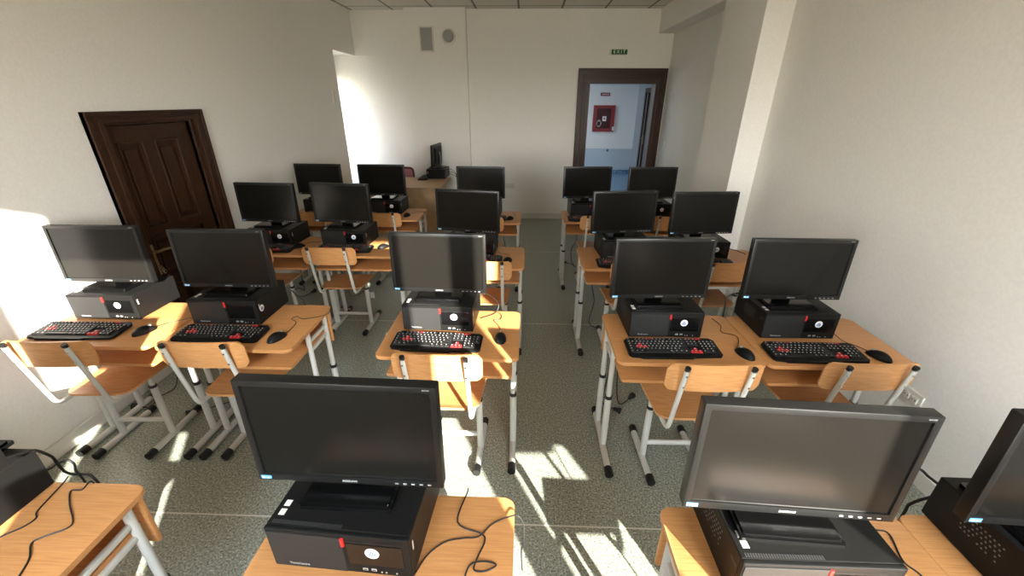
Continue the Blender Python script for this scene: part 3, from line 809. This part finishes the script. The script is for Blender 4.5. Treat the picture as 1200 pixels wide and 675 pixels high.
plug_cable([(.56, 2.17, .62), (.555, 2.20, .35), (.54, 2.23, .08), (.56, 2.22, .02), (.61, 2.20, .016)], 'short black power cable and plug at the foot of the second row aisle desk')
plug_cable([(-1.80, 2.19, .60), (-1.81, 2.24, .30), (-1.86, 2.25, .06), (-1.95, 2.20, .014), (-2.07, 2.115, .013), (-2.14, 2.07, .016)], 'black power cable and plug on the floor between the two left second row chairs')
plug_cable([(-2.40, 2.30, .66), (-2.42, 2.30, .42), (-2.39, 2.30, .25), (-2.43, 2.28, .05), (-2.50, 2.20, .014), (-2.47, 2.10, .014), (-2.54, 2.10, .016)], 'black power cable by the left wall under the second row desk')
plug_cable([(.62, 3.35, .60), (.60, 3.36, .42), (.63, 3.34, .25), (.60, 3.33, .05), (.66, 3.28, .014), (.74, 3.30, .014)], 'black power cable hanging under the third row desk right of the aisle, long loop')
plug_cable([(.60, 4.62, .60), (.60, 4.60, .42), (.55, 4.62, .30), (.57, 4.70, .12), (.63, 4.75, .02), (.60, 4.85, .02), (.53, 4.88, .03)], 'black power cable with dangling plug under the back row desk right of the aisle')
plug_cable([(-1.75, 3.56, .60), (-1.80, 3.75, .25), (-1.80, 3.85, .02), (-1.72, 3.95, .014), (-1.70, 4.06, .014), (-1.80, 4.12, .014), (-1.76, 3.98, .016), (-1.86, 4.04, .016)], 'black tangled power cable on the floor behind the third row chair left of the middle')
plug_cable([(-2.10, 3.55, .62), (-2.20, 3.70, .25), (-2.35, 3.95, .02), (-2.45, 4.02, .014), (-2.46, 3.88, .014), (-2.30, 3.82, .014), (-2.26, 3.92, .016)], 'black looped power cable on the floor under the third row desk by the left wall')
plug_cable([(.82, .85, .60), (.81, .70, .52), (.80, .62, .40), (.795, .60, .20), (.80, .58, .03), (.86, .50, .016), (.95, .50, .016)], 'black power cable hanging under the desk of the glowing monitor, left one')
plug_cable([(.93, .85, .60), (.93, .72, .52), (.91, .66, .40), (.87, .64, .20), (.88, .60, .03), (.96, .58, .016), (1.05, .60, .016)], 'black power cable hanging under the desk of the glowing monitor, right one')
def lead(pts, label, r=.0045):
    q = B(); q.tube(pts, r, 8, smooth=True)
    return tag(q.obj('cable', 'cable'), label, 'cable')
THICK = [(-1.546, .84, .917), (-1.539, .85, .915), (-1.512, .87, .913), (-1.496, .895, .905), (-1.508, .915, .883), (-1.523, .935, .852), (-1.528, .95, .818), (-1.533, .955, .782), (-1.53, .96, .741), (-1.502, .96, .732), (-1.462, .96, .734), (-1.436, .955, .727), (-1.423, .95, .669)]
lead([(1.36, .893, .80), (1.352, .96, .765), (1.333, .99, .71), (1.300, 1.0, .665), (1.296, 1.0, .626), (1.296, 1.0, .45)], 'thick black lead dropping behind the desk from the case at lower right')
lead([(1.40, .893, .80), (1.36, .97, .765), (1.314, 1.0, .787), (1.257, 1.0, .829), (1.10, .95, .90), (.90, .85, 1.0)], 'thick black lead from the case at lower right up to the glowing monitor')
lead([(1.30, 2.185, .875), (1.269, 2.2, .881), (1.204, 2.2, .869), (1.178, 2.2, .83), (1.18, 2.2, .706), (1.145, 2.2, .682), (1.13, 2.2, .55)], 'black lead looping down behind the second row monitor beside the right wall')
lead([(-1.66, .84, 1.0)] + THICK + [(-1.46, .95, .50)], 'thick black lead curling over the back of the case at lower left', .0042)
lead([(-1.60, .898, .775), (-1.565, .95, .765), (-1.539, .955, .781), (-1.495, .955, .802), (-1.478, .955, .793), (-1.476, .955, .779), (-1.483, .955, .751), (-1.474, .955, .70), (-1.475, .955, .52)], 'black power lead with a bead plugged into the case at lower left', .0035)
lead([(-1.47, 2.225, .84), (-1.42, 2.25, .82), (-1.38, 2.23, .79), (-1.35, 2.24, .74), (-1.36, 2.24, .60)], 'black lead behind the case in front of the brown door', .004)
lead([(-.29, 2.198, .82), (-.22, 2.21, .84), (-.15, 2.16, .81), (-.16, 2.12, .765), (-.24, 2.05, .764)], 'black lead behind the dusty sunlit monitor in the middle', .0025)
lead([(1.58, 3.36, .85), (1.62, 3.35, .81), (1.68, 3.28, .785), (1.74, 3.24, .775), (1.78, 3.20, .765)], 'black lead across the third row desk beside the right wall', .003)
lead([(-.18, 3.36, .84), (-.16, 3.36, .70), (-.18, 3.35, .55), (-.16, 3.36, .42), (-.20, 3.40, .30)], 'black lead hanging behind the third row desk in the middle column', .003)

# small white stickers: one on a chair leg
t = B(); t.box(-1.388-.020, -1.388+.020, 3.378, 3.3815, .225, .285, .001)
tag(t.obj('paper_tag', 'white', smooth=False), 'small white paper tag taped to a chair leg in the third row', 'tag')

# ------------------------------------------------------------------ teacher's corner
TD = (-1.21, 5.83)      # near right corner of the desk top
t = thing('teacher_desk', 'plain oak coloured teacher desk with full front panel at the back wall', 'desk', loc=(-1.82, 5.83, 0))
B().box(-.62, .62, 0, .88, HD-.022, HD, .002).obj('desktop', 'desk_oak', t, smooth=False)
B().box(-.60, .54, .07, .088, .03, HD-.022, .001).obj('front_panel', 'desk_oak', t, smooth=False)
for x in (-.60, .54):
    B().box(x-.011, x+.011, .088, .80, 0, HD-.022, .001).obj('side_panel', 'desk_oak', t, smooth=False)
B().box(.08, .529, .30, .78, .52, .54).obj('shelf', 'desk_oak', t, smooth=False)
tp = make_pc(None); tp.location = (-1.545, 6.54, HD); tp.rotation_euler = (0, 0, -PI/2)
tp.location = (-1.545, 6.74-.0, HD)
tag(tp, 'black desktop computer on the teacher desk, seen from its side', 'computer', 'black desktop computers')
tm = copy_tree(mon); tm.location = (-1.43, 6.73, HD+PH); tm.rotation_euler = (0, 0, R(-95))
tag(tm, 'black monitor turned edge-on on the teacher desk', 'monitor', 'black computer monitors')
tk = copy_tree(kb); tk.location = (-1.66, 6.62, HD); tk.rotation_euler = (0, 0, R(-90))
tag(tk, 'black keyboard on the teacher desk beside the case', 'keyboard', 'black and red keyboards')
for i, (dy, lab) in enumerate(((0, 'upper'), (.05, 'middle'), (.1, 'lower'))):
    z = .89 - i*.04
    lead([(-1.25, 6.62+dy*2, z), (-1.17, 6.62+dy*2, z+.01-.02*i), (-1.10, 6.63+dy, z-.06), (-1.09+.02*i, 6.64+dy, .62), (-1.12, 6.66+dy, .45), (-1.10, 6.70, .15)], lab + ' black lead hanging off the back of the teacher computer', .004)
# maroon chair behind the teacher desk
t = thing('office_chair', 'maroon framed chair with pink upholstered back behind the teacher desk', 'chair', loc=(-1.95, 6.99, 0), rz=R(180-10))
q = B(); q.tube([(-.2, .20, .50), (-.2, .24, .90), (.2, .24, .90), (.2, .20, .50)], .016, 10, .06)
q.obj('back_frame', 'redchair', t)
q = B(); q.box(-.185, .185, .205, .245, .60, .885, .015, mtx=None); q.obj('backrest', 'pink', t)
q = B(); q.box(-.21, .21, -.18, .20, .42, .48, .02); q.obj('seat', 'pink', t)
for x, y in ((-.2, .2), (.2, .2), (-.19, -.16), (.19, -.16)):
    q = B(); q.cyl((x, y, 0), (x, y, .50 if y > 0 else .43), .013, n=10); q.obj('leg', 'redchair', t)
# box on the niche sill
t = thing('cardboard_box', 'white box with a dark slot on the window sill of the niche', 'box', loc=(XL-.13, 7.0, NS+.025))
B().box(-.12, .12, -.14, .14, 0, .21, .004).obj('box_body', 'paper', t, smooth=False)
B().box(.117, .123, -.11, .13, .06, .115).obj('box_slot', 'darkbox', t, smooth=False)

# ------------------------------------------------------------------ camera
F_PX, PITCH, YAW, ROLL, CH = 484.2854, .4263, -.0313, .0042, 1.8853
cd = bpy.data.cameras.new('camera'); cam = bpy.data.objects.new('camera', cd); C.objects.link(cam)
cd.sensor_fit = 'HORIZONTAL'; cd.sensor_width = 36; cd.lens = F_PX/1200*36; cd.clip_start = .02
Fv = Vector((math.sin(YAW)*math.cos(PITCH), math.cos(YAW)*math.cos(PITCH), -math.sin(PITCH)))
Rv = Vector((math.cos(YAW), -math.sin(YAW), 0)); Uv = Rv.cross(Fv)
R2 = Rv*math.cos(ROLL) + Uv*math.sin(ROLL); U2 = -Rv*math.sin(ROLL) + Uv*math.cos(ROLL)
cam.matrix_world = Matrix(((R2.x, U2.x, -Fv.x, 0), (R2.y, U2.y, -Fv.y, 0), (R2.z, U2.z, -Fv.z, CH), (0, 0, 0, 1)))
bpy.context.scene.camera = cam

# ------------------------------------------------------------------ light
sun_dir = Vector((-.52, 1.0, -.43)).normalized()
sl = bpy.data.lights.new('sun', 'SUN'); sl.energy = 13; sl.angle = R(.6); sl.color = (1, .94, .84)
so = bpy.data.objects.new('sun', sl); C.objects.link(so); so.rotation_euler = sun_dir.to_track_quat('-Z', 'Y').to_euler()
w = bpy.data.worlds.new('sky'); bpy.context.scene.world = w; w.use_nodes = True
nt = w.node_tree; N = nt.nodes; L = nt.links
bg = N['Background']; tc = N.new('ShaderNodeTexCoord'); sx = N.new('ShaderNodeSeparateXYZ'); L.new(tc.outputs['Generated'], sx.inputs[0])
cr = N.new('ShaderNodeValToRGB'); e = cr.color_ramp.elements
mr = N.new('ShaderNodeMapRange'); mr.inputs['From Min'].default_value = -1; L.new(sx.outputs['Z'], mr.inputs['Value']); L.new(mr.outputs[0], cr.inputs[0])
e[0].position = .40; e[0].color = (.27, .25, .20, 1); e[1].position = .49; e[1].color = (.36, .345, .29, 1)
x = e.new(.515); x.color = (1.0, .97, .92, 1); x = e.new(.75); x.color = (.80, .90, 1.0, 1); x = e.new(1.0); x.color = (.55, .72, 1.0, 1)
tint = N.new('ShaderNodeMix'); tint.data_type = 'RGBA'; tint.blend_type = 'MULTIPLY'
L.new(cr.outputs[0], tint.inputs['A']); tint.inputs['B'].default_value = (.72, .86, 1.1, 1); L.new(tint.outputs['Result'], bg.inputs['Color'])
# the half of the sky around the sun is brighter than the half away from it
dp = N.new('ShaderNodeVectorMath'); dp.operation = 'DOT_PRODUCT'; L.new(tc.outputs['Generated'], dp.inputs[0]); dp.inputs[1].default_value = (.461, -.887, 0)
m2 = N.new('ShaderNodeMapRange'); L.new(dp.outputs['Value'], m2.inputs['Value'])
m2.inputs['From Min'].default_value = -.12; m2.inputs['From Max'].default_value = .75
m2.inputs['To Min'].default_value = .14; m2.inputs['To Max'].default_value = 13
m2.interpolation_type = 'SMOOTHSTEP'
L.new(m2.outputs[0], bg.inputs['Strength'])
m3 = N.new('ShaderNodeMapRange'); L.new(dp.outputs['Value'], m3.inputs['Value'])
m3.inputs['From Min'].default_value = -.6; m3.inputs['From Max'].default_value = .4; m3.inputs['To Min'].default_value = 1; m3.inputs['To Max'].default_value = 0
L.new(m3.outputs[0], tint.inputs['Factor'])
def portal(name, loc, rot, sx_, sy_):
    l = bpy.data.lights.new(name, 'AREA'); l.shape = 'RECTANGLE'; l.size = sx_; l.size_y = sy_; l.cycles.is_portal = True
    o = bpy.data.objects.new(name, l); C.objects.link(o); o.location = loc; o.rotation_euler = rot
for n, (a, c) in (('daylight_portal', WA), ('daylight_portal', WB)):
    portal(n, ((a+c)/2, YF-.24, (SILL+WT)/2), (PI/2, 0, 0), c-a, WT-SILL)
portal('daylight_portal', (XL-NT-.02, (N0+N1)/2, (NS+NH)/2), (PI/2, 0, -PI/2), N1-N0, NH-NS)

sc = bpy.context.scene
sc.view_settings.view_transform = 'Standard'; sc.view_settings.look = 'None'
sc.view_settings.gamma = 1; sc.view_settings.use_curve_mapping = False
sc.view_settings.exposure = 1.78
sc.cycles.use_denoising = True
sc.cycles.max_bounces = 14; sc.cycles.diffuse_bounces = 10; sc.cycles.glossy_bounces = 4; sc.cycles.transparent_max_bounces = 8
sc.cycles.sample_clamp_indirect = 6; sc.cycles.caustics_reflective = False; sc.cycles.caustics_refractive = False
